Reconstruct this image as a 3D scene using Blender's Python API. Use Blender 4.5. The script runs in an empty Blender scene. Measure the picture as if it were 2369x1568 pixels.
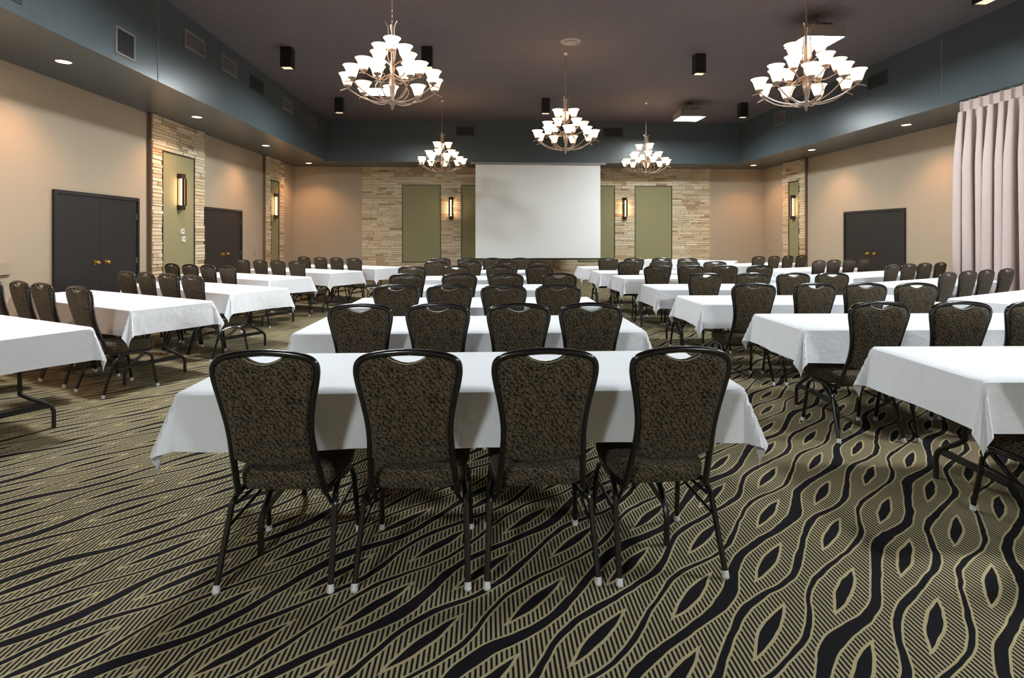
import bpy, bmesh, math, random
from mathutils import Vector, Matrix

R = math.radians
PI = math.pi
rng = random.Random(7)
scene = bpy.context.scene
COL = scene.collection

# ------------------------------------------------------------------ materials
class N:
    """tiny expression wrapper round shader math nodes"""
    def __init__(s, nt, sock): s.nt = nt; s.s = sock
    def _m(s, op, *o):
        n = s.nt.nodes.new('ShaderNodeMath'); n.operation = op
        s.nt.links.new(s.s, n.inputs[0])
        for i, x in enumerate(o):
            if isinstance(x, N): s.nt.links.new(x.s, n.inputs[i + 1])
            else: n.inputs[i + 1].default_value = x
        return N(s.nt, n.outputs[0])
    def __add__(s, o): return s._m('ADD', o)
    def __sub__(s, o): return s._m('SUBTRACT', o)
    def __mul__(s, o): return s._m('MULTIPLY', o)
    def __truediv__(s, o): return s._m('DIVIDE', o)
    def abs(s): return s._m('ABSOLUTE')
    def sin(s): return s._m('SINE')
    def cos(s): return s._m('COSINE')
    def lt(s, o): return s._m('LESS_THAN', o)
    def gt(s, o): return s._m('GREATER_THAN', o)
    def wrap(s, hi, lo): return s._m('WRAP', hi, lo)
    def max(s, o): return s._m('MAXIMUM', o)
    def min(s, o): return s._m('MINIMUM', o)
    def pow(s, o): return s._m('POWER', o)

def mat(name, color=(.5, .5, .5), rough=.5, metal=0., emit=None, strength=0., coat=0., sheen=0.):
    m = bpy.data.materials.new(name); m.use_nodes = True
    b = m.node_tree.nodes['Principled BSDF']
    b.inputs['Base Color'].default_value = (*color, 1)
    b.inputs['Roughness'].default_value = rough
    b.inputs['Metallic'].default_value = metal
    if coat:
        b.inputs['Coat Weight'].default_value = coat
        b.inputs['Coat Roughness'].default_value = .12
    if sheen:
        b.inputs['Sheen Weight'].default_value = sheen
    if emit:
        b.inputs['Emission Color'].default_value = (*emit, 1)
        b.inputs['Emission Strength'].default_value = strength
    return m

def nodes_of(m):
    nt = m.node_tree
    return nt, nt.nodes['Principled BSDF'], nt.nodes, nt.links

def coords(nt, kind='Object'):
    tc = nt.nodes.new('ShaderNodeTexCoord')
    return tc.outputs[kind]

def xyz(nt, sock):
    s = nt.nodes.new('ShaderNodeSeparateXYZ'); nt.links.new(sock, s.inputs[0])
    return N(nt, s.outputs[0]), N(nt, s.outputs[1]), N(nt, s.outputs[2])

def noise(nt, vec, scale, detail=2., rough=.5, stretch=None):
    if stretch:
        mp = nt.nodes.new('ShaderNodeMapping'); nt.links.new(vec, mp.inputs[0])
        mp.inputs['Scale'].default_value = stretch; vec = mp.outputs[0]
    n = nt.nodes.new('ShaderNodeTexNoise'); nt.links.new(vec, n.inputs['Vector'])
    n.inputs['Scale'].default_value = scale; n.inputs['Detail'].default_value = detail
    n.inputs['Roughness'].default_value = rough
    return N(nt, n.outputs['Fac'])

def ramp(nt, fac, stops):
    r = nt.nodes.new('ShaderNodeValToRGB'); nt.links.new(fac.s, r.inputs[0])
    el = r.color_ramp.elements
    while len(el) < len(stops): el.new(.5)
    for e, (p, c) in zip(el, stops):
        e.position = p; e.color = (*c, 1)
    return r.outputs[0]

def mixc(nt, fac, a, b):
    m = nt.nodes.new('ShaderNodeMix'); m.data_type = 'RGBA'
    if isinstance(fac, N): nt.links.new(fac.s, m.inputs[0])
    else: m.inputs[0].default_value = fac
    for sock, v in ((m.inputs[6], a), (m.inputs[7], b)):
        if isinstance(v, tuple): sock.default_value = (*v, 1)
        else: nt.links.new(v, sock)
    return m.outputs[2]

def bump(nt, b, h, strength=.3, dist=.01):
    n = nt.nodes.new('ShaderNodeBump'); nt.links.new(h.s, n.inputs['Height'])
    n.inputs['Strength'].default_value = strength; n.inputs['Distance'].default_value = dist
    nt.links.new(n.outputs[0], b.inputs['Normal'])

def carpet_material():
    m = mat('carpet', rough=.95); nt, b, nd, lk = nodes_of(m)
    b.inputs['Specular IOR Level'].default_value = .12
    X, Y, Z = xyz(nt, coords(nt, 'Object'))
    a = R(45.5); W = .145; P = .885; q0 = .1984; p0 = .3305
    wob = noise(nt, coords(nt, 'Object'), 9., 1.)
    p = X * math.sin(a) + Y * math.cos(a)
    q = X * math.cos(a) - Y * math.sin(a) + (wob - .5) * .016
    t = (q - q0) / W
    s = (t + .25).wrap(2., 0.) - .25               # even leaf column at 0, odd at 1
    th = (p - p0) * (2 * PI / P)
    c = th.cos() * .225 + (th * 2.).sin() * .03
    jf = t._m('FLOOR'); f = t - jf
    even = (jf + .5).wrap(2., 0.).lt(1.)
    jm = (jf + .5).wrap(3., 0.)
    thick = jm.gt(1.) * jm.lt(2.); med = jm.gt(2.)  # ribbons come in cycles of three widths
    wd = thick * ((th + .8).sin() * .035 + .080) + med * .025 + (th * 2. + .5).sin() * .012 + .064
    dr = (f - .5 - c * (even * 2. - 1.)).abs() - wd  # <0 inside a ribbon
    line = .056
    pe = (p - p0 + P / 2).wrap(P, 0.) - P / 2
    po = (p - p0).wrap(P, 0.) - P / 2
    leaf_e = (s + pe * .25).abs() / .228 + (pe / .20).pow(2.)
    leaf_o = (s - 1. + po * .25).abs() / .228 + (po / .20).pow(2.)
    lf = leaf_e.min(leaf_o)
    black = dr.lt(0.).max(lf.lt(.66))
    tanl = (dr.lt(line).max(lf.lt(1.))) * (black * -1. + 1.)
    hatch = (X / .0176).wrap(1., 0.).gt(.47)
    weave = ((Y * (2 * PI / .0078)).sin() * .5 + .5)
    h = hatch * (weave * .5 + .62)
    tan = tanl.max(h * (black * -1. + 1.)).min(1.)
    fine = noise(nt, coords(nt, 'Object'), 220., 1.)
    tcol = mixc(nt, noise(nt, coords(nt, 'Object'), 5., 2.), (.41, .335, .19), (.47, .385, .215))
    tcol = mixc(nt, fine * .35, tcol, (.22, .18, .10))
    col = mixc(nt, tan, (.0095, .0085, .011), tcol)
    lk.new(col, b.inputs['Base Color'])
    bump(nt, b, fine, .35, .004)
    return m

def fabric_material():
    m = mat('chair_fabric', rough=.9, sheen=.1); nt, b, nd, lk = nodes_of(m)
    b.inputs['Specular IOR Level'].default_value = .2
    oc = coords(nt, 'Object')
    w = nd.new('ShaderNodeTexWave'); w.wave_type = 'BANDS'; w.bands_direction = 'DIAGONAL'
    lk.new(oc, w.inputs['Vector'])
    w.inputs['Scale'].default_value = 27.; w.inputs['Distortion'].default_value = 8.
    w.inputs['Detail'].default_value = 1.5; w.inputs['Detail Scale'].default_value = 2.6
    col = ramp(nt, N(nt, w.outputs['Fac']), [(.2, (.008, .006, .004)), (.40, (.085, .060, .036)), (.75, (.150, .115, .070)), (1., (.12, .086, .05))])
    sp = noise(nt, oc, 260., 1.)
    col = mixc(nt, sp * .5, col, (.03, .024, .015))
    lk.new(col, b.inputs['Base Color'])
    bump(nt, b, sp, .25, .002)
    return m

def stone_material():
    m = mat('ledge_stone', rough=.85); nt, b, nd, lk = nodes_of(m)
    g = nd.new('ShaderNodeNewGeometry')
    isl = N(nt, g.outputs['Random Per Island'])
    col = ramp(nt, isl, [(0., (.42, .29, .16)), (.10, (.68, .53, .34)), (.5, (.80, .67, .47)), (.84, (.86, .76, .58)), (.94, (.64, .46, .28)), (1., (.36, .23, .12))])
    oc = coords(nt, 'Object')
    n1 = noise(nt, oc, 14., 5., .65, (1, 1, 3.2))
    col = mixc(nt, n1 * .4, col, (.55, .41, .25))
    lk.new(col, b.inputs['Base Color'])
    bump(nt, b, n1, .6, .02)
    return m

def wallpaper(name, c1, c2, sc=(1, 1, 30), bumpv=.08):
    m = mat(name, rough=.8); nt, b, nd, lk = nodes_of(m)
    oc = coords(nt, 'Object')
    n1 = noise(nt, oc, 6., 4., .6, sc)
    n2 = noise(nt, oc, .7, 2.)
    lk.new(mixc(nt, n1 * .6 + n2 * .4, c1, c2), b.inputs['Base Color'])
    bump(nt, b, noise(nt, oc, 90., 2.), bumpv, .003)
    return m

def paint(name, c1, c2, rough=.5, bscale=40., bstr=.1, bdist=.005):
    m = mat(name, rough=rough); nt, b, nd, lk = nodes_of(m)
    oc = coords(nt, 'Object')
    lk.new(mixc(nt, noise(nt, oc, 1.3, 4.), c1, c2), b.inputs['Base Color'])
    bump(nt, b, noise(nt, oc, bscale, 3., .6), bstr, bdist)
    return m

def cloth_material():
    m = mat('white_linen', (.845, .845, .885), rough=.85, sheen=.1); nt, b, nd, lk = nodes_of(m)
    oc = coords(nt, 'Object')
    n1 = noise(nt, oc, 3.2, 4., .55, (1., 1.6, 1.2))
    n2 = noise(nt, oc, 9., 3., .6)
    bump(nt, b, n1 + n2 * .4, .5, .025)
    return m

M = {}
M['carpet'] = carpet_material()
M['fabric'] = fabric_material()
M['stone'] = stone_material()
M['linen'] = cloth_material()
M['wall'] = wallpaper('beige_wallcovering', (.425, .345, .25), (.475, .39, .29), (14, 14, 1))
M['olive'] = wallpaper('olive_wallcovering', (.27, .245, .125), (.315, .285, .15), (1, 1, 40))
M['ceiling'] = paint('stippled_ceiling_paint', (.108, .091, .100), (.13, .111, .119), .8, 26., .9, .03)
M['bulkhead'] = paint('charcoal_bulkhead_paint', (.064, .082, .091), (.078, .096, .103), .32, 9., .12, .01)
M['blackpaint'] = paint('black_door_paint', (.016, .015, .017), (.022, .021, .024), .38, 25., .08, .003)
M['frame'] = mat('black_gloss_tube', (.006, .005, .0055), .24, .1, coat=.5)
M['tableleg'] = mat('grey_black_tube', (.035, .033, .032), .35, .5)
M['chrome'] = mat('chrome', (.75, .75, .76), .18, 1.)
M['glide'] = mat('pale_plastic_glide', (.82, .82, .84), .3, .25)
M['laminate'] = paint('table_laminate', (.35, .30, .24), (.40, .34, .27), .5)
M['brass'] = mat('polished_brass', (.85, .58, .20), .18, 1.)
M['bronze'] = mat('brushed_bronze', (.36, .28, .24), .35, .85)
M['darkbronze'] = mat('dark_bronze', (.055, .038, .026), .4, .7)
M['shade'] = mat('lit_frosted_glass', (.9, .8, .65), .4, emit=(1., .66, .36), strength=3.2)
M['sconceglow'] = mat('lit_sconce_glass', (.9, .8, .65), .4, emit=(1., .60, .30), strength=26.)
M['lamp'] = mat('lit_reflector_lamp', (.9, .9, .9), .4, emit=(1., .70, .42), strength=30.)
M['boxlamp'] = mat('dim_box_lamp', (.8, .75, .65), .6, emit=(1., .80, .55), strength=.75)
M['tube'] = mat('lit_fluorescent_lens', (.9, .9, .9), .4, emit=(.90, .985, 1.), strength=222.)
M['housing'] = mat('black_metal_housing', (.012, .011, .012), .45, .2)
M['screen'] = paint('matte_white_screen', (.84, .845, .835), (.87, .87, .865), .8, 3., .05, .02)
M['screenback'] = mat('grey_screen_casing', (.25, .24, .25), .5)
M['ventgrey'] = mat('vent_grey', (.21, .19, .18), .5)
M['ventdark'] = mat('vent_dark', (.028, .03, .034), .5)
M['ventblack'] = mat('vent_black', (.006, .006, .007), .7)
M['whiteplastic'] = mat('white_plastic', (.82, .82, .80), .35)
M['greyplastic'] = mat('grey_plastic', (.2, .2, .2), .4)
M['beigeplastic'] = mat('beige_plastic', (.42, .34, .24), .5)
M['trim'] = mat('dark_trim', (.03, .025, .02), .45)
M['browntrim'] = mat('brown_painted_edge', (.16, .10, .065), .6)
M['curtain'] = paint('mauve_curtain', (.45, .355, .33), (.49, .39, .36), .85, 120., .15, .002)
M['whiteceil'] = mat('grey_white_diffuser', (.30, .27, .26), .6)

# ------------------------------------------------------------------ mesh helpers
class MB:
    def __init__(s): s.v = []; s.f = []; s.mi = []
    def add(s, vs, fs, mi=0):
        o = len(s.v); s.v += [tuple(x) for x in vs]
        s.f += [tuple(i + o for i in f) for f in fs]; s.mi += [mi] * len(fs)
        return s
    def box(s, x0, x1, y0, y1, z0, z1, mi=0):
        vs = [(x, y, z) for z in (z0, z1) for y in (y0, y1) for x in (x0, x1)]
        return s.add(vs, [(0, 2, 3, 1), (4, 5, 7, 6), (0, 1, 5, 4), (2, 6, 7, 3), (0, 4, 6, 2), (1, 3, 7, 5)], mi)
    def loops(s, loops, cap0=True, cap1=True, mi=0, closed=True):
        n = len(loops[0]); vs = [p for l in loops for p in l]; fs = []
        for i in range(len(loops) - 1):
            for k in range(n if closed else n - 1):
                k2 = (k + 1) % n
                fs.append((i * n + k, i * n + k2, (i + 1) * n + k2, (i + 1) * n + k))
        if cap0: fs.append(tuple(reversed(range(n))))
        if cap1: fs.append(tuple(range((len(loops) - 1) * n, len(loops) * n)))
        return s.add(vs, fs, mi)
    def lathe(s, prof, n=20, c=(0, 0, 0), cap0=True, cap1=True, mi=0):
        return s.loops([[(c[0] + r * math.cos(2 * PI * k / n), c[1] + r * math.sin(2 * PI * k / n), c[2] + z) for k in range(n)] for r, z in prof], cap0, cap1, mi)
    def tube(s, pts, r=.012, n=8, sub=5, mi=0, smooth=True, flat=1.):
        P = [Vector(p) for p in pts]
        if smooth and len(P) > 2:
            Q = []
            for i in range(len(P) - 1):
                p0 = P[max(i - 1, 0)]; p1 = P[i]; p2 = P[i + 1]; p3 = P[min(i + 2, len(P) - 1)]
                for k in range(sub):
                    t = k / sub
                    Q.append(.5 * ((2 * p1) + (p2 - p0) * t + (2 * p0 - 5 * p1 + 4 * p2 - p3) * t * t + (-p0 + 3 * p1 - 3 * p2 + p3) * t ** 3))
            Q.append(P[-1]); P = Q
        T = [(P[min(i + 1, len(P) - 1)] - P[max(i - 1, 0)]).normalized() for i in range(len(P))]
        up = Vector((0, 0, 1)) if abs(T[0].z) < .9 else Vector((0, 1, 0))
        nrm = (up - T[0] * up.dot(T[0])).normalized(); L = []
        for p, t in zip(P, T):
            nrm = (nrm - t * nrm.dot(t)).normalized(); bi = t.cross(nrm)
            L.append([tuple(p + (nrm * math.cos(2 * PI * k / n) * flat + bi * math.sin(2 * PI * k / n)) * r) for k in range(n)])
        return s.loops(L, True, True, mi)
    def obj(s, name, mats, parent=None, smooth=True, loc=(0, 0, 0)):
        me = bpy.data.meshes.new(name); me.from_pydata(s.v, [], s.f)
        if not isinstance(mats, (list, tuple)): mats = [mats]
        for m in mats: me.materials.append(m)
        if len(mats) > 1: me.polygons.foreach_set('material_index', s.mi)
        bm = bmesh.new(); bm.from_mesh(me); bmesh.ops.recalc_face_normals(bm, faces=bm.faces); bm.to_mesh(me); bm.free()
        if smooth:
            me.polygons.foreach_set('use_smooth', [True] * len(me.polygons))
            me.set_sharp_from_angle(angle=R(38))
        me.update()
        o = bpy.data.objects.new(name, me); COL.objects.link(o); o.location = loc
        if parent: o.parent = parent
        return o

def tag(o, label=None, cat=None, group=None, kind=None):
    if label: o['label'] = label
    if cat: o['category'] = cat
    if group: o['group'] = group
    if kind: o['kind'] = kind
    return o

def empty(name, loc, rz=0., label=None, cat=None, group=None, kind=None):
    o = bpy.data.objects.new(name, None); COL.objects.link(o)
    o.empty_display_size = .1
    o.location = loc; o.rotation_euler = (0, 0, rz)
    return tag(o, label, cat, group, kind)

def copy_tree(o, parent=None):
    c = o.copy(); COL.objects.link(c)
    if parent: c.parent = parent
    for ch in list(o.children): copy_tree(ch, c)
    return c

# ------------------------------------------------------------------ room shell
XL, XR, YB, YF = -6.2, 9.36, 18.25, -6.6
ZS, ZC = 3.69, 4.96
IL, IR, IB, IF = -4.78, 7.97, 16.95, -5.2

def struct(name, mb, m, label, cat, smooth=False):
    return tag(mb.obj(name, m, smooth=smooth), label, cat, kind='structure')

struct('floor', MB().box(XL - .1, XR + .1, YF - .1, YB + .1, -.06, 0), M['carpet'], 'dark carpet with tan wavy ribbon and leaf pattern', 'floor')
struct('ceiling', MB().box(XL - .1, XR + .1, YF - .1, YB + .1, ZC, ZC + .1), M['ceiling'], 'dark stippled ceiling above the chandeliers', 'ceiling')
struct('wall_left', MB().box(XL - .1, XL, YF, YB, 0, ZC), M['wall'], 'beige wall with two black double doors', 'wall')
struct('wall_right', MB().box(XR, XR + .1, YF, YB, 0, ZC), M['wall'], 'beige wall with one black double door', 'wall')
struct('wall_back', MB().box(XL - .1, XR + .1, YB, YB + .1, 0, ZC), M['wall'], 'beige wall behind the projection screen', 'wall')
struct('wall_front', MB().box(XL - .1, XR + .1, YF - .1, YF, 0, ZC), M['wall'], 'beige wall opposite the projection screen', 'wall')
E_ = .002
for nm, bx, lb in (('trim_1', (XL, IL, YF, YB), 'charcoal bulkhead along the wall with two double doors'),
                   ('trim_2', (IR, XR, YF, YB), 'charcoal bulkhead above the curtain'),
                   ('trim_3', (IL, IR, IB, YB), 'charcoal bulkhead above the projection screen'),
                   ('trim_4', (IL, IR, YF, IF), 'charcoal bulkhead opposite the projection screen')):
    struct(nm, MB().box(*bx, ZS, ZC), M['bulkhead'], lb, 'bulkhead')
struct('baseboard_back', MB().box(XL, XR, YB - .012, YB, 0, .1), M['trim'], 'dark baseboard under the back wall', 'baseboard')
struct('baseboard_left', MB().box(XL, XL + .012, YF, 8.2, 0, .1).box(XL, XL + .012, 14.45, 15.7, 0, .1).box(XL, XL + .012, 17.2, YB, 0, .1), M['trim'], 'dark baseboard beside the double doors', 'baseboard')
struct('baseboard_right', MB().box(XR - .012, XR, YF, 11.8, 0, .1).box(XR - .012, XR, 14.05, 15.55, 0, .1).box(XR - .012, XR, 16.9, YB, 0, .1), M['trim'], 'dark baseboard along the curtain wall', 'baseboard')
struct('trim_5', MB().box(IL, IL + .006, 8.33, 8.345, ZS, ZC), M['ventgrey'], 'thin seam strip on the bulkhead over the first double door', 'trim')
struct('trim_6', MB().box(IR - .006, IR, 9.28, 9.295, ZS + .25, ZC - .1), M['ventgrey'], 'thin seam strip on the bulkhead above the curtain', 'trim')

# ------------------------------------------------------------------ ledge stone claddings
def stones(P, U0, U1, rects, d0, seed):
    """P(u, z, depth) -> world.  random ledge stones, skipping the rects (u0,u1,z0,z1)"""
    rr = random.Random(seed); mb = MB()
    zs = sorted({0., ZS} | {z for r in rects for z in r[2:]})
    for za, zb in zip(zs, zs[1:]):
        z = za
        while z < zb - 1e-6:
            h = rr.uniform(.045, .085)
            if zb - (z + h) < .045: h = zb - z
            iv = [(U0, U1)]
            for r in rects:
                if r[2] < z + h / 2 < r[3]:
                    iv = [q for a, b in iv for q in ((a, min(b, r[0])), (max(a, r[1]), b)) if q[1] - q[0] > .01]
            for a, b in iv:
                u = a
                while u < b - 1e-6:
                    l = rr.uniform(.14, .52)
                    if b - (u + l) < .12: l = b - u
                    d = d0 + rr.uniform(.008, .034); g = .0025
                    q = rr.uniform(-.006, .006); w = rr.uniform(-.006, .006)
                    A = [P(u + g, z + g, d0 - .01), P(u + l - g, z + g, d0 - .01), P(u + l - g, z + h - g, d0 - .01), P(u + g, z + h - g, d0 - .01)]
                    B = [P(u + g * 2, z + g * 2, d + q), P(u + l - g * 2, z + g * 2, d + w), P(u + l - g * 2, z + h - g * 2, d - q), P(u + g * 2, z + h - g * 2, d - w)]
                    mb.add(A + B, [(4, 5, 6, 7), (0, 1, 5, 4), (1, 2, 6, 5), (2, 3, 7, 6), (3, 0, 4, 7)])
                    u += l
            z += h
    return mb

PB = lambda u, z, d: (u, YB - d, z)
PLf = lambda u, z, d: (XL + d, u, z)
PRt = lambda u, z, d: (XR - d, u, z)

def panel(P, u0, u1, z0, z1, dp, label):
    t = empty('wall_panel', P((u0 + u1) / 2, z0, 0), 0, label, 'wall panel', 'olive fabric wall panels')
    def bx(mb, a, b, c, d, e, f):
        p = [P(u, z, dd) for dd in (e, f) for z in (c, d) for u in (a, b)]
        return mb.add([Vector(q) - t.location for q in p], [(0, 2, 3, 1), (4, 5, 7, 6), (0, 1, 5, 4), (2, 6, 7, 3), (0, 4, 6, 2), (1, 3, 7, 5)])
    bx(MB(), u0, u1, z0, z1, .004, dp).obj('fabric', M['olive'], t, smooth=False)
    w = .022; fr = MB()
    for a, b, c, d in ((u0, u1, z1 - w, z1), (u0, u1, z0, z0 + w), (u0, u0 + w, z0 + w, z1 - w), (u1 - w, u1, z0 + w, z1 - w)):
        bx(fr, a, b, c, d, dp + .0005, dp + .016)
    fr.obj('edge_frame', M['trim'], t, smooth=False)
    return t

def backing(P, u0, u1, d, name, m, label):
    mb = MB(); p = [P(u, z, dd) for dd in (.0005, d) for z in (0, ZS) for u in (u0, u1)]
    mb.add(p, [(0, 2, 3, 1), (4, 5, 7, 6), (0, 1, 5, 4), (2, 6, 7, 3), (0, 4, 6, 2), (1, 3, 7, 5)])
    return struct(name, mb, m, label, 'wall')

PZ0 = .57
bp = [(-2.70, -1.44), (-.78, .46), (3.08, 4.32), (4.99, 6.25)]
bl = ['olive fabric panel on the stone back wall, first beside the beige corner near double doors',
      'olive fabric panel half hidden behind the screen, beside a lit sconce, doors side',
      'olive fabric panel half hidden behind the screen, on the curtain side',
      'olive fabric panel on the stone back wall, full height shown, curtain side of screen']
tag(stones(PB, -4.0, 7.54, [(a, b, PZ0, 3.11) for a, b in bp], .012, 3).obj('wall_stone_back', M['stone'], smooth=False), 'pale ledge stone cladding across the back wall', 'stone wall', kind='structure')
for (a, b), l in zip(bp, bl): panel(PB, a, b, PZ0, 3.11, .02, l)
for nm, P, (u0, u1), (a, b), zt, sd, lb, pl in (
        ('wall_stone_left', PLf, (10.48, 12.38), (10.80, 11.97), 3.06, 11, 'ledge stone pier between the two double doors', 'olive panel on the stone pier between the two double doors'),
        ('wall_stone_left', PLf, (15.78, 17.16), (16.13, 16.76), 3.05, 12, 'ledge stone pier beyond the farther double door', 'narrow olive panel on the stone pier beyond the farther double door'),
        ('wall_stone_right', PRt, (15.62, 16.83), (15.91, 16.48), 3.08, 13, 'ledge stone pier on the curtain side wall', 'narrow olive panel on the lone stone pier of the curtain side wall')):
    backing(P, u0, u1, .075, nm.replace('stone', 'pier'), M['browntrim'], 'brown sided base of ' + lb)
    tag(stones(P, u0 + .01, u1 - .01, [(a, b, PZ0, zt)], .075, sd).obj(nm, M['stone'], smooth=False), lb, 'stone pier', kind='structure')
    panel(P, a, b, PZ0, zt, .082, pl)

# ------------------------------------------------------------------ doors
def door(name, P, u0, u1, top, label, hinge_m):
    t = empty(name, P((u0 + u1) / 2, 0, 0), 0, label, 'double door', kind='structure')
    def bx(mb, a, b, c, d, e, f, mi=0):
        p = [P(u, z, dd) for dd in (e, f) for z in (c, d) for u in (a, b)]
        return mb.add([Vector(q) - t.location for q in p], [(0, 2, 3, 1), (4, 5, 7, 6), (0, 1, 5, 4), (2, 6, 7, 3), (0, 4, 6, 2), (1, 3, 7, 5)], mi)
    fr = MB(); w = .055
    bx(fr, u0, u1, top - w, top, .001, .045); bx(fr, u0, u0 + w, 0, top - w, .001, .045); bx(fr, u1 - w, u1, 0, top - w, .001, .045)
    fr.obj('door_frame', M['blackpaint'], t, smooth=False)
    mid = (u0 + u1) / 2
    for sgn, a, b in ((-1, u0 + w + .004, mid - .003), (1, mid + .003, u1 - w - .004)):
        lf = bx(MB(), a, b, .012, top - w - .005, .001, .026).obj('door_leaf', M['blackpaint'], t, smooth=False)
        ku = mid + sgn * .12
        k = MB(); ax = Vector(P(0, 0, 1)) - Vector(P(0, 0, 0))
        prof = [(.036, .026), (.036, .032), (.013, .036), (.012, .055), (.03, .062), (.034, .075), (.027, .09), (.008, .094)]
        e1 = Vector(P(1, 0, 0)) - Vector(P(0, 0, 0)); c0 = Vector(P(ku, 1.005, 0)) - t.location
        k.loops([[tuple(c0 + ax * z + (e1 * math.cos(2 * PI * i / 16) + Vector((0, 0, 1)) * math.sin(2 * PI * i / 16)) * r) for i in range(16)] for r, z in prof])
        ko = k.obj('door_knob', M['brass'], lf)
        hu = a if sgn < 0 else b
        for hz in (.25, .95, 1.72):
            bx(MB(), hu - .012, hu + .012, hz, hz + .1, .0265, .034).obj('hinge', hinge_m, lf, smooth=False)
    return t
door('door_1', PLf, 8.24, 10.19, 2.10, 'black double door with brass knobs nearest along the left wall', M['ventgrey'])
door('door_2', PLf, 12.45, 14.39, 2.08, 'black double door with brass knobs between the two stone piers', M['ventgrey'])
door('door_3', PRt, 11.87, 13.96, 2.06, 'black double door with brass knobs on the curtain side wall', M['ventblack'])

# ------------------------------------------------------------------ small wall fittings
def fitting(name, P, u, z, w, h, d, off, m, label, cat, group=None, knob=False):
    t = empty(name, P(u, z, off), 0, label, cat, group)
    def bx(mb, a, b, c, dd, e, f):
        p = [P(x, y, q) for q in (e, f) for y in (c, dd) for x in (a, b)]
        return mb.add([Vector(q) - t.location for q in p], [(0, 2, 3, 1), (4, 5, 7, 6), (0, 1, 5, 4), (2, 6, 7, 3), (0, 4, 6, 2), (1, 3, 7, 5)])
    b = MB(); bx(b, u - w / 2, u + w / 2, z - h / 2, z + h / 2, off + .0005, off + d * .6)
    bx(b, u - w * .45, u + w * .45, z - h * .45, z + h * .45, off + d * .6, off + d)
    b.obj('cover', m, t, smooth=False)
    if knob:
        bx(MB(), u - .014, u + .014, z - .006, z + .022, off + d, off + d + .008).obj('dial', M['greyplastic'], t, smooth=False)
    return t
fitting('wall_control', PLf, 11.49, 1.52, .105, .11, .03, .082, M['whiteplastic'], 'white square wall control with dark dial, upper of two under the sconce', 'wall control', 'white wall controls on the olive panel', True)
fitting('wall_control', PLf, 11.53, 1.365, .105, .11, .03, .082, M['whiteplastic'], 'white square wall control with dark dial, lower of two under the sconce', 'wall control', 'white wall controls on the olive panel', True)
fitting('wall_box', PLf, 7.40, 1.0, .24, .16, .05, 0, M['beigeplastic'], 'beige box on the wall before the nearest double door', 'wall box')
fitting('wall_plate', PLf, 15.2, 1.03, .12, .24, .025, 0, M['beigeplastic'], 'beige plate on the wall beyond the farther double door', 'wall plate')

# ------------------------------------------------------------------ sconces
def sconce(P, u, z0, off, label):
    t = empty('wall_sconce', P(u, z0, off), 0, label, 'wall sconce', 'lit bronze wall sconces')
    e1 = Vector(P(1, 0, 0)) - Vector(P(0, 0, 0)); ax = Vector(P(0, 0, 1)) - Vector(P(0, 0, 0)); up = Vector((0, 0, 1))
    q = lambda a, zz, d: tuple(e1 * a + up * zz + ax * d)
    def bx(mb, a, b, c, d, e, f):
        p = [q(x, y, dd) for dd in (e, f) for y in (c, d) for x in (a, b)]
        return mb.add(p, [(0, 2, 3, 1), (4, 5, 7, 6), (0, 1, 5, 4), (2, 6, 7, 3), (0, 4, 6, 2), (1, 3, 7, 5)])
    bx(MB(), -.055, .055, .03, .69, .0005, .016).obj('back_plate', M['darkbronze'], t, smooth=False)
    g = MB(); g.loops([[q(.03 * math.cos(2 * PI * k / 16), zz, .06 + .03 * math.sin(2 * PI * k / 16)) for k in range(16)] for zz in (.10, .62)])
    g.obj('glass_tube', M['sconceglow'], t)
    for zz in (.0, .625):
        c = MB(); c.loops([[q(.075 * math.cos(PI * k / 11), y, .0 + .125 * math.sin(PI * k / 11)) for k in range(12)] for y in (zz, zz + .095)])
        c.obj('end_cap', M['darkbronze'], t)
    for s in (-1, 1):
        bx(MB(), s * .047 - .031, s * .047 + .031, .095, .63, .098, .112).obj('front_bar', M['darkbronze'], t, smooth=False)
    return t
sconce(PB, -1.11, 1.99, .045, 'lit bronze sconce on the stone back wall, doors side of the screen')
sconce(PB, 4.64, 1.99, .045, 'lit bronze sconce on the stone back wall, curtain side of the screen')
sconce(PLf, 11.39, 1.95, .082, 'lit bronze sconce above the white controls between two double doors')
sconce(PLf, 16.45, 1.95, .082, 'lit bronze sconce on the pier beyond the farther double door')
sconce(PRt, 16.19, 1.94, .082, 'lit bronze sconce on the lone stone pier of the curtain side wall')

# ------------------------------------------------------------------ projection screen
t = empty('projection_screen', (1.635, 16.93, .70), 0, 'large white projection screen hanging before the stone back wall', 'projection screen')
sc = MB(); nx, nz = 28, 20; w2 = 1.925; hh = 2.93
def scp(i, k):
    x = -w2 + 2 * w2 * i / nx; z = .05 + (hh - .05) * k / nz
    f = (1 - k / nz)
    y = .012 * math.sin(x * 1.7 + z * 1.1) * f + .010 * math.sin(x * 3.1 - z * 2.2 + .6) * f
    return x, y, z
L0 = [[scp(i, k) for i in range(nx + 1)] for k in range(nz + 1)]
sc.loops(L0, False, False, closed=False)
sc.loops([[(x, y + .004, z) for x, y, z in l] for l in L0], False, False, closed=False)
sc.obj('screen_fabric', M['screen'], t)
MB().tube([(-w2 - .01, 0, .035), (w2 + .01, 0, .035)], .022, 10).obj('weight_bar', M['housing'], t)
MB().box(-w2 - .16, w2 + .16, -.07, .015, hh - .005, hh + .055).obj('roller_case', M['screenback'], t, smooth=False)

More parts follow.
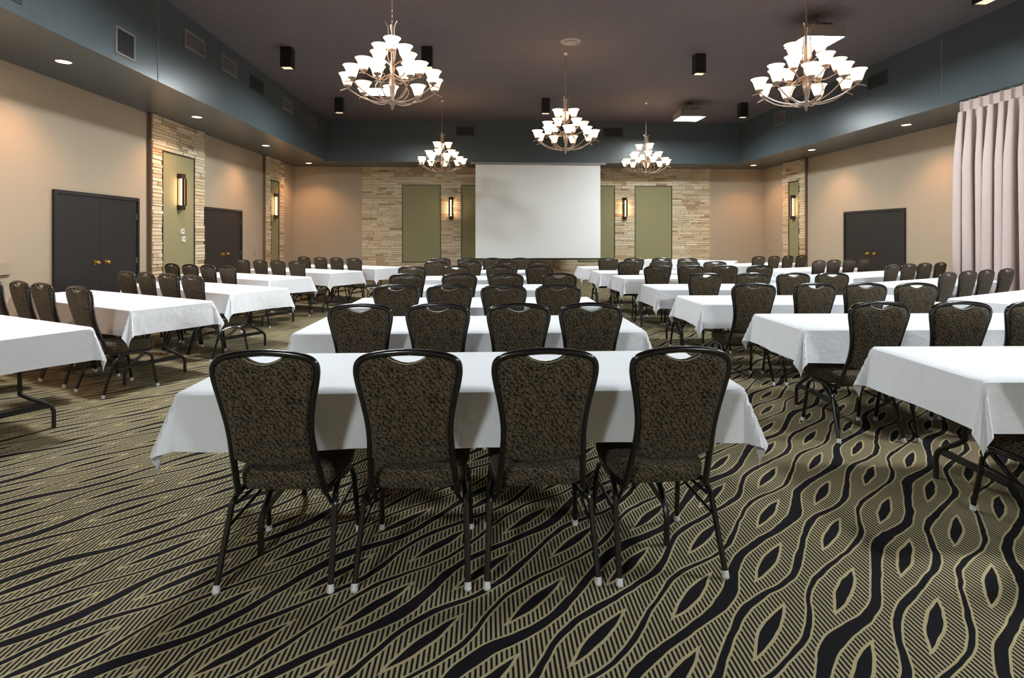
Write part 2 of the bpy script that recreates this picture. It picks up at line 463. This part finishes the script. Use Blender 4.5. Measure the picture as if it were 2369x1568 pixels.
# ------------------------------------------------------------------ chair
def back_profile():
    """half outline of tube centreline: (x, z) from post bottom to crest"""
    return [(.178, .365), (.172, .44), (.164, .54), (.160, .625), (.164, .70), (.178, .785), (.194, .86), (.199, .905), (.190, .936), (.160, .955), (.108, .967), (.05, .973), (0, .975)]
def lean(z): return -.150 - max(z - .36, 0) * .28 - .03 * math.sin(min(max((z - .36) / .6, 0), 1) * PI)
def make_chair():
    t = empty('banquet_chair', (0, 0, 0))
    hp = back_profile()
    pts = [(-x, lean(z), z) for x, z in hp] + [(x, lean(z), z) for x, z in reversed(hp[:-1])]
    MB().tube(pts, .0135, 10, 4).obj('back_frame', M['frame'], t)
    # padded back: outline inside the frame
    def xin(z):
        for (xa, za), (xb, zb) in zip(hp, hp[1:]):
            if za <= z <= zb: return xa + (xb - xa) * (z - za) / (zb - za + 1e-9)
        return 0
    out = []
    zr = [.53, .56, .60, .65, .70, .75, .80, .85, .89, .92]
    right = [(xin(z) - .006, z) for z in zr] + [(.172, .942), (.14, .953), (.10, .9585), (.072, .9585), (.05, .945), (.026, .936), (0, .933)]
    bot = [(.125, .513), (.08, .502), (.04, .497), (0, .495)]
    half = list(reversed(bot)) + right
    poly = half + [(-x, z) for x, z in reversed(half[1:-1])]
    cx, cz = 0, .73
    mb = MB()
    rings = [(.80, .027), (.93, .023), (.985, .012), (1.0, 0.), (.985, -.012), (.93, -.023), (.80, -.027)]
    L = []
    for sc_, dy in rings:
        L.append([((x - cx) * sc_, lean((z - cz) * sc_ + cz) + dy + .003, (z - cz) * sc_ + cz) for x, z in poly])
    n = len(poly)
    o = len(mb.v)
    mb.loops(L, False, False)
    for end, dy in ((0, .030), (len(L) - 1, -.030)):
        c = len(mb.v); mb.v.append((0, lean(cz) + dy + .003, cz))
        for k in range(n): mb.f.append((end * n + k, end * n + (k + 1) % n, c)); mb.mi.append(0)
    mb.obj('backrest', M['fabric'], t)
    MB().tube([(-.075, lean(.956) - .012, .958), (-.05, lean(.945) - .014, .943), (0, lean(.933) - .016, .931), (.05, lean(.945) - .014, .943), (.075, lean(.956) - .012, .958)], .0045, 6).obj('handle_trim', M['chrome'], t)
    # seat cushion
    def outline(k, n=40):
        a = 2 * PI * k / n; e = .42
        cx_ = math.copysign(abs(math.cos(a)) ** e, math.cos(a)); cy_ = math.copysign(abs(math.sin(a)) ** e, math.sin(a))
        wd = .205 + .017 * cy_
        return cx_ * wd, .045 + cy_ * .205
    mb = MB(); rings = [(.90, .372), (.97, .376), (1., .392), (1.012, .415), (1., .438), (.95, .452), (.80, .460), (.5, .463)]
    mb.loops([[(x * s, .045 + (y - .045) * s, z - (.012 * max((y - .17) / .08, 0) ** 2 if z > .42 else 0)) for x, y in (outline(k) for k in range(40))] for s, z in rings])
    mb.obj('seat', M['fabric'], t)
    # seat frame: two rails and cross bars
    mb = MB()
    for s in (-1, 1): mb.tube([(s * .182, -.155, .362), (s * .188, .05, .360), (s * .192, .19, .358)], .0115, 8)
    mb.tube([(-.185, -.09, .360), (.185, -.09, .360)], .010, 8); mb.tube([(-.19, .16, .358), (.19, .16, .358)], .010, 8)
    mb.obj('seat_frame', M['frame'], t)
    for s in (-1, 1):
        for pts in ([(s * .190, .02, .357), (s * .199, -.06, .347), (s * .211, -.125, .318), (s * .216, -.152, .25), (s * .227, -.234, .018)],
                    [(s * .192, .02, .352), (s * .197, .13, .345), (s * .203, .185, .30), (s * .207, .20, .22), (s * .216, .235, .018)]):
            g = MB().tube(pts, .0125, 8, 6).obj('leg', M['frame'], t)
            e = Vector(pts[-1]); d = (Vector(pts[-1]) - Vector(pts[-2])).normalized()
            foot = e
            mb = MB().tube([tuple(e - d * .014), tuple(e + d * .003)], .0138, 10, smooth=False)
            mb.lathe([(.0125, .001), (.0155, .005), (.0155, .012), (.012, .019)], 10, (foot.x, foot.y, 0))
            mb.obj('glide', M['glide'], g)
        MB().tube([(s * .205, .195, .255), (s * .207, -.168, .235)], .007, 6).obj('stretcher', M['frame'], t)
        MB().tube([(s * .200, -.13, .305), (s * .13, -.06, .362)], .008, 6).obj('brace', M['frame'], t)
    return t

# ------------------------------------------------------------------ folding table and its cloth
TL, TW, TZ = 2.44, .76, .750
def make_table():
    t = empty('folding_table', (0, 0, 0))
    MB().box(-TL / 2, TL / 2, -TW / 2, TW / 2, TZ - .02, TZ).box(-TL / 2 + .01, TL / 2 - .01, -TW / 2 + .01, TW / 2 - .01, TZ - .05, TZ - .0199).obj('tabletop', M['laminate'], t, smooth=False)
    for e in (-1, 1):
        x = e * (TL / 2 - .30)
        for s in (-1, 1):
            MB().tube([(x, s * .085, TZ - .05), (x, s * .085, .5), (x, s * .085, .33), (x, s * .098, .285), (x, s * .245, .185), (x, s * .285, .13), (x, s * .288, .08), (x, s * .288, 0)], .0145, 8, 4).obj('leg', M['tableleg'], t)
        MB().box(x - .006, x + .006, -.255, .255, .155, .195).obj('leg_brace', M['tableleg'], t, smooth=False)
        MB().tube([(x, 0, .60), (x - e * .45, 0, TZ - .052)], .008, 6).box(x - .008, x + .008, -.085, .085, .59, .61).obj('folding_strut', M['tableleg'], t, smooth=False)
    return t

def cloth_mesh(seed, over=.25):
    rr = random.Random(seed); hl, hw = TL / 2 + .004, TW / 2 + .004
    xs = sorted({round(v, 4) for v in [-hl + i * (2 * hl) / 36 for i in range(37)] + [s * (hl + over * k / 12) for k in range(1, 13) for s in (-1, 1)]})
    ys = sorted({round(v, 4) for v in [-hw + i * (2 * hw) / 12 for i in range(13)] + [s * (hw + over * k / 12) for k in range(1, 13) for s in (-1, 1)]})
    ph = [rr.uniform(0, 6.28) for _ in range(12)]
    cj = {(sx, sy): (rr.uniform(8, 14), rr.uniform(-.35, .35), rr.uniform(.8, 1.2)) for sx in (-1, 1) for sy in (-1, 1)}
    rho = .016
    def drape(r, al):
        f = PI / 2 - al
        if r < rho * f: th = r / rho; return rho * math.sin(th), rho * (1 - math.cos(th))
        k = r - rho * f
        return rho * math.sin(f) + k * math.cos(f), rho * (1 - math.cos(f)) + k * math.sin(f)
    V = []
    for y in ys:
        for x in xs:
            a, b = abs(x) - hl, abs(y) - hw; sx = 1 if x > 0 else -1; sy = 1 if y > 0 else -1
            if a <= 1e-6 and b <= 1e-6: V.append((x, y, TZ + .0045)); continue
            a0, b0 = max(a, 0), max(b, 0); r = math.hypot(a0, b0); az = math.atan2(b0, a0)
            along = x if b0 > a0 else y
            frac = min(r / over, 1.4)
            if a > 1e-6 and b > 1e-6:
                amp, skew, wd = cj[sx, sy]
                az2 = az + .18 * skew * math.sin(2 * az)
                al = R(7 + 4 * math.sin(2 * az) + amp * math.sin(4 * az) ** 2 * (1 + .5 * skew * math.cos(2 * az)))
                cxp, cyp = sx * hl, sy * hw
                o, d = drape(r, al)
                V.append((cxp + sx * o * math.cos(az2), cyp + sy * o * math.sin(az2), TZ + .0045 - d)); continue
            al = R(7 + (4.6 * math.sin(along * 5.2 + ph[0 if b0 > 0 else 1]) + 2.4 * math.sin(along * 11 + ph[2 if b0 > 0 else 3] + sx + sy)) * frac * (1 if b0 > 0 else .6))
            # keep folds calm next to the corners
            lim = (hl - abs(x)) if b0 > 0 else (hw - abs(y))
            al = R(7) + (al - R(7)) * min(1, lim / .18)
            o, d = drape(r, al)
            d *= 1 + .03 * math.sin(along * 1.9 + ph[4]) * min(1, lim / .3)
            V.append((x, sy * (hw + o), TZ + .0045 - d) if b0 > 0 else (sx * (hl + o), y, TZ + .0045 - d))
    nx = len(xs); F = []
    for j in range(len(ys) - 1):
        for i in range(nx - 1): F.append((j * nx + i, j * nx + i + 1, (j + 1) * nx + i + 1, (j + 1) * nx + i))
    mb = MB().add(V, F)
    return mb

chair0 = make_chair(); table0 = make_table()
cloths = [cloth_mesh(s).obj('tablecloth', M['linen']) for s in (1, 2, 3, 4, 5)]
used = {'chair': False, 'table': False}; cloth_used = set()

def put_table(x, y, th, label_t, label_c, grp, k):
    o = table0 if not used['table'] else copy_tree(table0); used['table'] = True
    o.location = (x, y, 0); o.rotation_euler = (0, 0, R(th)); tag(o, label_t, 'table', grp)
    i = k % len(cloths); flip = 180 if (k // len(cloths)) % 2 else 0
    c = cloths[i]
    if i in cloth_used: c = c.copy(); COL.objects.link(c)
    cloth_used.add(i)
    c.location = (x, y, 0); c.rotation_euler = (0, 0, R(th + flip)); tag(c, label_c, 'tablecloth', 'white tablecloths')

def put_chair(x, y, th, label, grp):
    o = chair0 if not used['chair'] else copy_tree(chair0); used['chair'] = True
    o.location = (x, y, 0); o.rotation_euler = (0, 0, R(th)); tag(o, label, 'chair', grp)

ORD = {4: ['leftmost', 'second from left', 'third from left', 'rightmost'], 3: ['leftmost', 'middle', 'rightmost'], 1: ['only']}
NUM = {4: 'four', 3: 'three', 1: 'one'}
ROW = ['nearest', 'second', 'third', 'fourth', 'fifth', 'sixth', 'farthest']
CREST = .33                                            # crest sits this far behind the chair's origin
groups = {
    'centre': dict(where='{r} table in the straight centre column', tab='{r} of seven in the straight centre column',
        rows=[(-.08, 2.81, -.6, .29, (-.75, -.205, .315, .84)), (-.09, 4.27, -.6, .29, (-.71, -.20, .31, .80)), (-.10, 5.68, -.6, .27, (-.70, -.22, .29, .78)), (-.08, 7.32, 0, .38, (-.83, -.23, .33, .97)),
              (-.08, 9.02, 0, .42, (-.98, -.34, .31, .89)), (-.08, 10.66, 0, .52, (-.77, -.19, .46, 1.03)), (-.08, 12.1, 0, .42, (-.82, -.25, .21, .80))]),
    'right': dict(where='{r} straight table right of the centre column', tab='{r} of seven in the straight column right of centre',
        rows=[(3.56, 2.81, -2.0, .29, (-.81,)), (3.54, 4.24, -1.8, .30, (-.87, -.31, .20)), (3.39, 5.73, -1.8, .32, (-.85, -.28, .22, .67)), (3.43, 7.25, -.6, .40, (-.81, -.22, .29, .76)),
              (3.44, 9.07, 0, .48, (-.82, -.34, .20, .73)), (3.34, 10.43, 0, .42, (-.80, -.24, .25, .75)), (3.31, 11.94, 0, .40, (-.81, -.26, .32, .85))]),
    'doors': dict(where='{r} slanted table beside the double doors', tab='{r} of six slanted tables beside the double doors',
        rows=[(-4.15, 4.49, -29.7, .29, ()), (-4.07, 6.18, -31.4, .33, (-.77, -.17, .26, 1.01)), (-3.80, 7.64, -33.0, .36, (-.34, .12, .54, .90)), (-4.12, 9.64, -32.8, .50, (-.44, -.07, .36, .83)),
              (-3.64, 11.21, -32.2, .48, (-.61, -.07, .37, .75)), (-3.08, 12.60, -32.7, .42, (-.37, .03, .46, .91))]),
    'curtain': dict(where='{r} slanted table on the curtain side', tab='{r} of five slanted tables on the curtain side',
        rows=[(6.28, 5.94, 26.4, .29, ()), (6.45, 7.72, 26.3, .36, (-1.20, -.62, -.17, .42)), (6.86, 9.55, 25.9, .48, (-.85, -.46, .02, .53)), (6.59, 11.09, 26, .50, (-.80, -.42, .02, .48)), (6.55, 13.10, 26, .48, (-.94, -.51, 0, .45))]),
}
k = 0
for key, g in groups.items():
    nrow = len(g['rows'])
    names = ROW[:nrow - 1] + ['farthest']
    for ri, (cx, cy, th, off, ss) in enumerate(g['rows']):
        r = names[ri]
        put_table(cx, cy, th, 'cloth covered folding table, ' + g['tab'].format(r=r),
                  'white cloth on the ' + g['where'].format(r=r), 'cloth covered folding tables', k); k += 1
        a = R(th); ax = (math.cos(a), math.sin(a)); n = (math.sin(a), -math.cos(a))
        ss = list(ss)
        for _ in range(40):                                # chairs never closer than their own width
            for i in range(len(ss) - 1):
                d = .492 - (ss[i + 1] - ss[i])
                if d > 0: ss[i] -= d / 2; ss[i + 1] += d / 2
        for ci, s in enumerate(ss):
            dt = TW / 2 + off - CREST + rng.uniform(-.012, .012); yaw = rng.uniform(-2.5, 2.5)
            if key == 'centre' and ri == 0: yaw = (-1.5, -1, 1.5, 4.5)[ci]
            if key == 'doors': yaw += 0
            x = cx + ax[0] * s + n[0] * dt; y = cy + ax[1] * s + n[1] * dt
            lab = 'patterned chair, ' + (ORD[len(ss)][ci] + ' of ' + NUM[len(ss)] + ', ' if len(ss) > 1 else 'cut by the frame, ') + g['where'].format(r=r)
            put_chair(x, y, th + yaw, lab, 'banquet chairs at the cloth covered tables')
put_table(5.67, 15.16, -30.6, 'chairless cloth covered folding table before the stone back wall', 'white cloth on the chairless table in front of the stone back wall', 'cloth covered folding tables', k)

# ------------------------------------------------------------------ chandeliers
def make_chandelier():
    t = empty('chandelier', (0, 0, 0))
    MB().lathe([(.002, -.0), (.018, .03), (.02, .06), (.05, .085), (.06, .11), (.03, .13)], 16).obj('finial', M['bronze'], t)
    MB().lathe([(.022, .13), (.018, .2), (.03, .26), (.045, .34), (.03, .40), (.02, .46), (.034, .52), (.026, .58), (.016, .64), (.016, .98), (.03, 1.02), (.035, 1.06), (.012, 1.09)], 14).obj('column', M['bronze'], t)
    shade_prof = [(q * .93, zz * .96) for q, zz in [(.036, 0), (.054, .018), (.068, .055), (.080, .095), (.097, .130), (.116, .150), (.112, .150), (.093, .127), (.076, .092), (.064, .053), (.050, .022), (.03, .006)]]
    for n, r, zb, path, ph in ((9, .55, .30, [(.04, .11), (.18, .10), (.36, .15), (.49, .225), (.55, .262), (.64, .235)], .2),
                               (6, .345, .48, [(.025, .42), (.10, .375), (.22, .39), (.31, .435), (.345, .450), (.40, .44)], .05),
                               (3, .175, .70, [(.02, .56), (.06, .60), (.12, .64), (.175, .668), (.21, .66)], .5)):
        for i in range(n):
            a = ph + 2 * PI * i / n; c, s = math.cos(a), math.sin(a)
            mb = MB().tube([(q * c, q * s, z) for q, z in path], .008, 6, 4)
            mb.lathe([(.012, zb - .045), (.02, zb - .02), (.045, zb - .008), (.048, zb + .004), (.03, zb + .008)], 12, (r * c, r * s, 0))
            arm = mb.obj('arm', M['bronze'], t)
            MB().lathe(shade_prof, 18, (r * c, r * s, zb), True, True).obj('glass_shade', M['shade'], arm)
    for i in range(6):
        a = .4 + 2 * PI * i / 6; c, s = math.cos(a), math.sin(a)
        MB().tube([(q * c, q * s, z) for q, z in ((.045, .11), (.16, .16), (.22, .26), (.15, .37), (.03, .45))], .006, 6, 4).obj('scroll_rod', M['bronze'], t)
    for i in range(3):
        a = 1.2 + 2 * PI * i / 3; c, s = math.cos(a), math.sin(a)
        MB().tube([(q * c, q * s, z) for q, z in ((.02, .58), (.06, .68), (.05, .85), (.045, .98), (.06, 1.06), (.095, 1.10))], .007, 6, 4).obj('crown_rod', M['bronze'], t)
    ch = MB(); z = 1.09; i = 0; top = ZC - CH_Z - .04
    while z < top - .02:
        lk = [(.011 * math.cos(2 * PI * q / 8), .022 * math.sin(2 * PI * q / 8)) for q in range(9)]
        ch.tube([((x if i % 2 else 0), (0 if i % 2 else x), z + .018 + y) for x, y in lk], .0035, 5, smooth=False)
        z += .034; i += 1
    ch.obj('chain', M['bronze'], t)
    MB().lathe([(.010, top - .02), (.055, top + .005), (.07, top + .03), (.07, top + .039)], 18).obj('ceiling_canopy', M['bronze'], t)
    return t
CH_Z = 3.0
chan0 = make_chandelier()
for i, (x, y, rz, lb) in enumerate((
        (-1.16, 7.0, 10, 'lit bronze chandelier with frosted bowl shades, larger one towards the doors side'),
        (4.06, 6.81, 33, 'lit bronze chandelier with frosted bowl shades, larger one towards the curtain side'),
        (1.55, 10.59, 55, 'lit bronze chandelier with frosted bowl shades, hanging alone above the room centre'),
        (-1.11, 14.42, 75, 'lit bronze chandelier, small in the distance beside the screen, doors side'),
        (4.25, 14.43, 21, 'lit bronze chandelier, small in the distance beside the screen, curtain side'))):
    o = chan0 if i == 0 else copy_tree(chan0)
    o.location = (x, y, CH_Z); o.rotation_euler = (0, 0, R(rz)); tag(o, lb, 'chandelier', 'bronze tiered chandeliers')

# ------------------------------------------------------------------ hanging fluorescent boxes
def make_pendant():
    t = empty('box_pendant_light', (0, 0, 0))
    mb = MB().box(-.33, .33, -.31, .31, .05, .16).box(-.2, .2, -.18, .18, .16, .25)
    for a, b, c, d in ((-.33, .33, -.31, -.30), (-.33, .33, .30, .31), (-.33, -.32, -.30, .30), (.32, .33, -.30, .30)): mb.box(a, b, c, d, -.018, .05)
    mb.obj('housing', M['ventgrey'], t, smooth=False)
    MB().loops([[(-.30 * s, -.28 * s, z), (.30 * s, -.28 * s, z), (.30 * s, .28 * s, z), (-.30 * s, .28 * s, z)] for s, z in ((1, .0495), (1, .02), (.97, .01))]).obj('light_lens', M['tube'], t, smooth=False)
    mb = MB()
    for s in (-1, 1): mb.tube([(s * .15, 0, .25), (s * .02, 0, ZC - PZ - .03)], .005, 6)
    mb.obj('hanger', M['housing'], t)
    MB().lathe([(.06, ZC - PZ - .03), (.075, ZC - PZ - .001)], 18).obj('ceiling_canopy', M['housing'], t)
    return t
PZ = 4.55
pen0 = make_pendant()
for i, (x, y, lb) in enumerate(((5.28, 8.65, 'bright white box pendant just above the larger chandelier on the curtain side'),
                                (5.40, 14.4, 'bright greenish white box pendant near the back, curtain side'),
                                (-2.35, 12.05, 'bright white box pendant glowing behind the larger chandelier, doors side'),
                                (-2.35, 6.2, 'white box pendant above the slanted tables, out of view overhead'),
                                (5.3, 2.8, 'white box pendant overhead on the curtain side, out of view'),
                                (-2.35, -2.9, 'added fill light box pendant behind the viewer, doors side, out of view'),  # unseen pendant added to brighten the near cloth fronts and chair backs
                                (5.55, -3.3, 'added fill light box pendant behind the viewer, curtain side, out of view'))):  # second unseen fill, added on the curtain side for the same front light
    o = pen0 if i == 0 else copy_tree(pen0)
    o.location = (x, y, PZ); tag(o, lb, 'pendant light', 'white box pendants')

# ------------------------------------------------------------------ square ceiling cylinders (box downlights)
def make_boxlight():
    t = empty('box_downlight', (0, 0, 0)); h = .10; H = ZC - BZ - .0005
    mb = MB(); w = .008
    for a, b, c, d in ((-h, h, -h, -h + w), (-h, h, h - w, h), (-h, -h + w, -h + w, h - w), (h - w, h, -h + w, h - w)):
        mb.box(a, b, c, d, 0, H)
    mb.box(-h + w, h - w, -h + w, h - w, H - .02, H)
    mb.obj('housing', M['housing'], t, smooth=False)
    MB().box(-h + w, h - w, -h + w, h - w, .012, .02).obj('light_panel', M['boxlamp'], t, smooth=False)
    return t
BZ = 4.58
box0 = make_boxlight()
for i, (x, y, lb) in enumerate(((-3.71, 10.6, 'black square ceiling downlight between the bulkhead vents and larger chandelier'),
                                (-1.08, 10.45, 'black square ceiling downlight partly hidden behind the larger chandelier, doors side'),
                                (-3.72, 14.36, 'black square ceiling downlight in the dark far corner, doors side'),
                                (1.56, 14.2, 'black square ceiling downlight just behind the centre chandelier'),
                                (4.17, 10.6, 'black square ceiling downlight between the centre chandelier and bright pendant'),
                                (6.85, 14.4, 'black square ceiling downlight in the far corner, curtain side'),
                                (6.75, 7.15, 'black square ceiling downlight cut by the top edge, curtain side'))):
    o = box0 if i == 0 else copy_tree(box0)
    o.location = (x, y, BZ); tag(o, lb, 'downlight', 'black square ceiling downlights')

t = empty('ceiling_diffuser', (1.55, 9.98, ZC), 0, 'round grey ceiling diffuser above the centre chandelier', 'ceiling diffuser')
MB().lathe([(.19, -.001), (.17, -.02), (.13, -.025), (.12, -.01)], 28).obj('outer_ring', M['whiteceil'], t)
MB().lathe([(.10, -.0105), (.11, -.03), (.06, -.045), (.01, -.048)], 28).obj('inner_cone', M['whiteceil'], t)

# ------------------------------------------------------------------ recessed soffit downlights
def make_can():
    t = empty('recessed_downlight', (0, 0, 0))
    MB().lathe([(.085, -.0005), (.105, -.0005), (.105, -.006), (.085, -.012)], 24, cap0=False, cap1=False).obj('trim_ring', M['bronze'], t)
    MB().lathe([(.084, -.0008), (.084, -.006), (.05, -.014), (.01, -.016)], 24).obj('lamp', M['lamp'], t)
    return t
can0 = make_can()
cans = [(-5.45, 7.44, 'glowing recessed downlight nearest in the soffit over the doors wall'), (-5.45, 10.76, 'glowing recessed downlight over the stone pier between the double doors'),
        (-5.45, 14.06, 'glowing recessed downlight over the farther double door'), (-5.43, 17.35, 'glowing recessed downlight in the far corner, doors side'),
        (8.53, 17.2, 'glowing recessed downlight in the far corner, curtain side'), (8.53, 14.06, 'glowing recessed downlight over the double door of the curtain side'),
        (8.53, 10.81, 'glowing recessed downlight in the soffit just before the curtain'), (-5.45, 4.1, 'recessed downlight over the doors wall, out of view'), ]
for i, (x, y, lb) in enumerate(cans):
    o = can0 if i == 0 else copy_tree(can0)
    o.location = (x, y, ZS); tag(o, lb, 'recessed downlight', 'recessed soffit downlights')
    ld = bpy.data.lights.new('downlight_beam', 'SPOT'); ld.energy = 110; ld.color = (1., .52, .27)
    ld.spot_size = R(125); ld.spot_blend = .7; ld.shadow_soft_size = .06
    lo = bpy.data.objects.new('downlight_beam', ld); COL.objects.link(lo); lo.location = (x, y, ZS - .03)

# ------------------------------------------------------------------ bulkhead vents
def vent(P, u0, u1, z0, z1, mg, mf, label):
    t = empty('air_vent', P((u0 + u1) / 2, z0, 0), 0, label, 'air vent', 'bulkhead air vents')
    def bx(mb, a, b, c, d, e, f):
        p = [P(u, z, dd) for dd in (e, f) for z in (c, d) for u in (a, b)]
        return mb.add([Vector(q) - t.location for q in p], [(0, 2, 3, 1), (4, 5, 7, 6), (0, 1, 5, 4), (2, 6, 7, 3), (0, 4, 6, 2), (1, 3, 7, 5)])
    w = .028; fr = MB()
    for a, b, c, d in ((u0, u1, z1 - w, z1), (u0, u1, z0, z0 + w), (u0, u0 + w, z0 + w, z1 - w), (u1 - w, u1, z0 + w, z1 - w)): bx(fr, a, b, c, d, .0005, .014)
    fr.obj('vent_frame', mf, t, smooth=False)
    bx(MB(), u0 + w, u1 - w, z0 + w, z1 - w, .0005, .002).obj('duct_opening', M['ventblack'], t, smooth=False)
    g = MB(); n = max(5, int((z1 - z0 - 2 * w) / .024))
    for i in range(n):
        z = z0 + w + (z1 - z0 - 2 * w) * (i + .5) / n
        bx(g, u0 + w, u1 - w, z - .005, z + .005, .002, .011)
    g.obj('grille', mg, t, smooth=False)
VL = lambda u, z, d: (IL + d, u, z)
VR = lambda u, z, d: (IR - d, u, z)
VB = lambda u, z, d: (u, IB - d, z)
vent(VL, 5.55, 5.95, 3.81, 4.16, M['ventdark'], M['ventdark'], 'dark air vent at the upper frame corner, nearest on the doors side bulkhead')
vent(VL, 7.40, 7.80, 3.80, 4.16, M['ventdark'], M['ventgrey'], 'tall dark air vent with pale frame on the doors side bulkhead')
vent(VL, 9.05, 9.68, 4.45, 4.74, M['ventgrey'], M['ventgrey'], 'wide grey air vent right after the tall dark vent')
vent(VL, 10.30, 10.90, 4.46, 4.75, M['ventgrey'], M['ventgrey'], 'second wide grey air vent after the tall dark vent')
vent(VL, 11.52, 12.18, 4.46, 4.74, M['ventdark'], M['ventdark'], 'dark wide air vent midway along the doors side bulkhead')
vent(VL, 13.34, 13.97, 4.46, 4.74, M['ventgrey'], M['ventgrey'], 'grey air vent next to last towards the screen, doors side bulkhead')
vent(VL, 15.22, 15.88, 4.46, 4.74, M['ventgrey'], M['ventgrey'], 'grey air vent last before the far corner, doors side bulkhead')
vent(VR, 14.35, 14.89, 4.45, 4.78, M['ventgrey'], M['ventgrey'], 'grey air vent on the curtain side bulkhead near the far corner')
vent(VR, 10.60, 11.15, 4.46, 4.74, M['ventdark'], M['ventdark'], 'dark air vent on the curtain side bulkhead beside the larger chandelier')
vent(VB, -.88, -.33, 4.49, 4.78, M['ventdark'], M['ventdark'], 'dark air vent on the bulkhead above the screen, doors side')
vent(VB, 3.66, 4.27, 4.49, 4.78, M['ventdark'], M['ventdark'], 'dark air vent on the bulkhead above the screen, curtain side')

# ------------------------------------------------------------------ curtain
t = empty('curtain', (7.94, 7.0, 0), 0, 'tall pleated mauve curtain hanging from the bulkhead', 'curtain')
yn, yf, zt = 4.6, 8.86, 3.655
NU, NZ = 640, 22; pitch = .178; rr = random.Random(5)
phs = [rr.uniform(-.9, .9) for _ in range(60)]; amps = [rr.uniform(.7, 1.25) for _ in range(60)]
L = []
for kz in range(NZ + 1):
    z = .03 + (zt - .17 - .03) * kz / NZ; v = 1 - kz / NZ; row = []
    for i in range(NU + 1):
        y = yf - (yf - yn) * i / NU; c = (yf - y) / pitch; j = int(c) % 60; f = c - int(c)
        am = amps[j] * (1 - f) + amps[(j + 1) % 60] * f; p_ = phs[j] * (1 - f) + phs[(j + 1) % 60] * f
        s_ = math.sin(2 * PI * c + p_ * v * .8)
        g_ = am * (.4 + .6 * min(1, v * 4)); x = -.10 * g_ * s_ - .012 * math.sin(1.3 * c + 2 * v) - .02
        row.append((x, y - 7.0 + .052 * g_ * math.sin(4 * PI * c + 2 * p_ * v * .8) + .02 * math.sin(2.7 * c) * v, z))
    L.append(row)
MB().loops(L, False, False, closed=False).obj('drape', M['curtain'], t)
L = []
for kz in range(9):
    z = zt - .17 + .17 * kz / 8; row = []
    for i in range(NU + 1):
        y = yf - (yf - yn) * i / NU; c = (yf - y) / pitch * 1.0
        pin = math.exp(-((c - round(c - .25) - .25) / .10) ** 2)
        row.append((-.012 - .05 * pin * (1 if kz > 0 else .9), y - 7.0, z))
    L.append(row)
MB().loops(L, False, False, closed=False).obj('pleated_header', M['curtain'], t)
MB().box(-.03, .02, yn - 7.0, yf - 7.0 + .03, zt + .002, ZS - .001).obj('track', M['housing'], t, smooth=False)

# ------------------------------------------------------------------ camera, world, view
cam = bpy.data.cameras.new('camera'); co = bpy.data.objects.new('camera', cam); COL.objects.link(co)
co.location = (0, 0, 1.42); co.rotation_euler = (R(90), 0, R(-2.8))
cam.sensor_fit = 'HORIZONTAL'; cam.sensor_width = 36; cam.lens = 36 * 1280 / 2369
cam.shift_y = -(784 - 547) / 2369; cam.clip_start = .05; cam.clip_end = 100
scene.camera = co
w = bpy.data.worlds.new('world'); scene.world = w; w.use_nodes = True
w.node_tree.nodes['Background'].inputs[0].default_value = (.02, .02, .02, 1)
scene.cycles.adaptive_threshold = .025; scene.cycles.max_bounces = 6; scene.cycles.diffuse_bounces = 4; scene.cycles.glossy_bounces = 3
scene.cycles.caustics_reflective = False; scene.cycles.caustics_refractive = False
scene.view_settings.view_transform = 'Standard'; scene.view_settings.look = 'None'
scene.view_settings.exposure = .24; scene.view_settings.gamma = 1.; scene.view_settings.use_curve_mapping = False
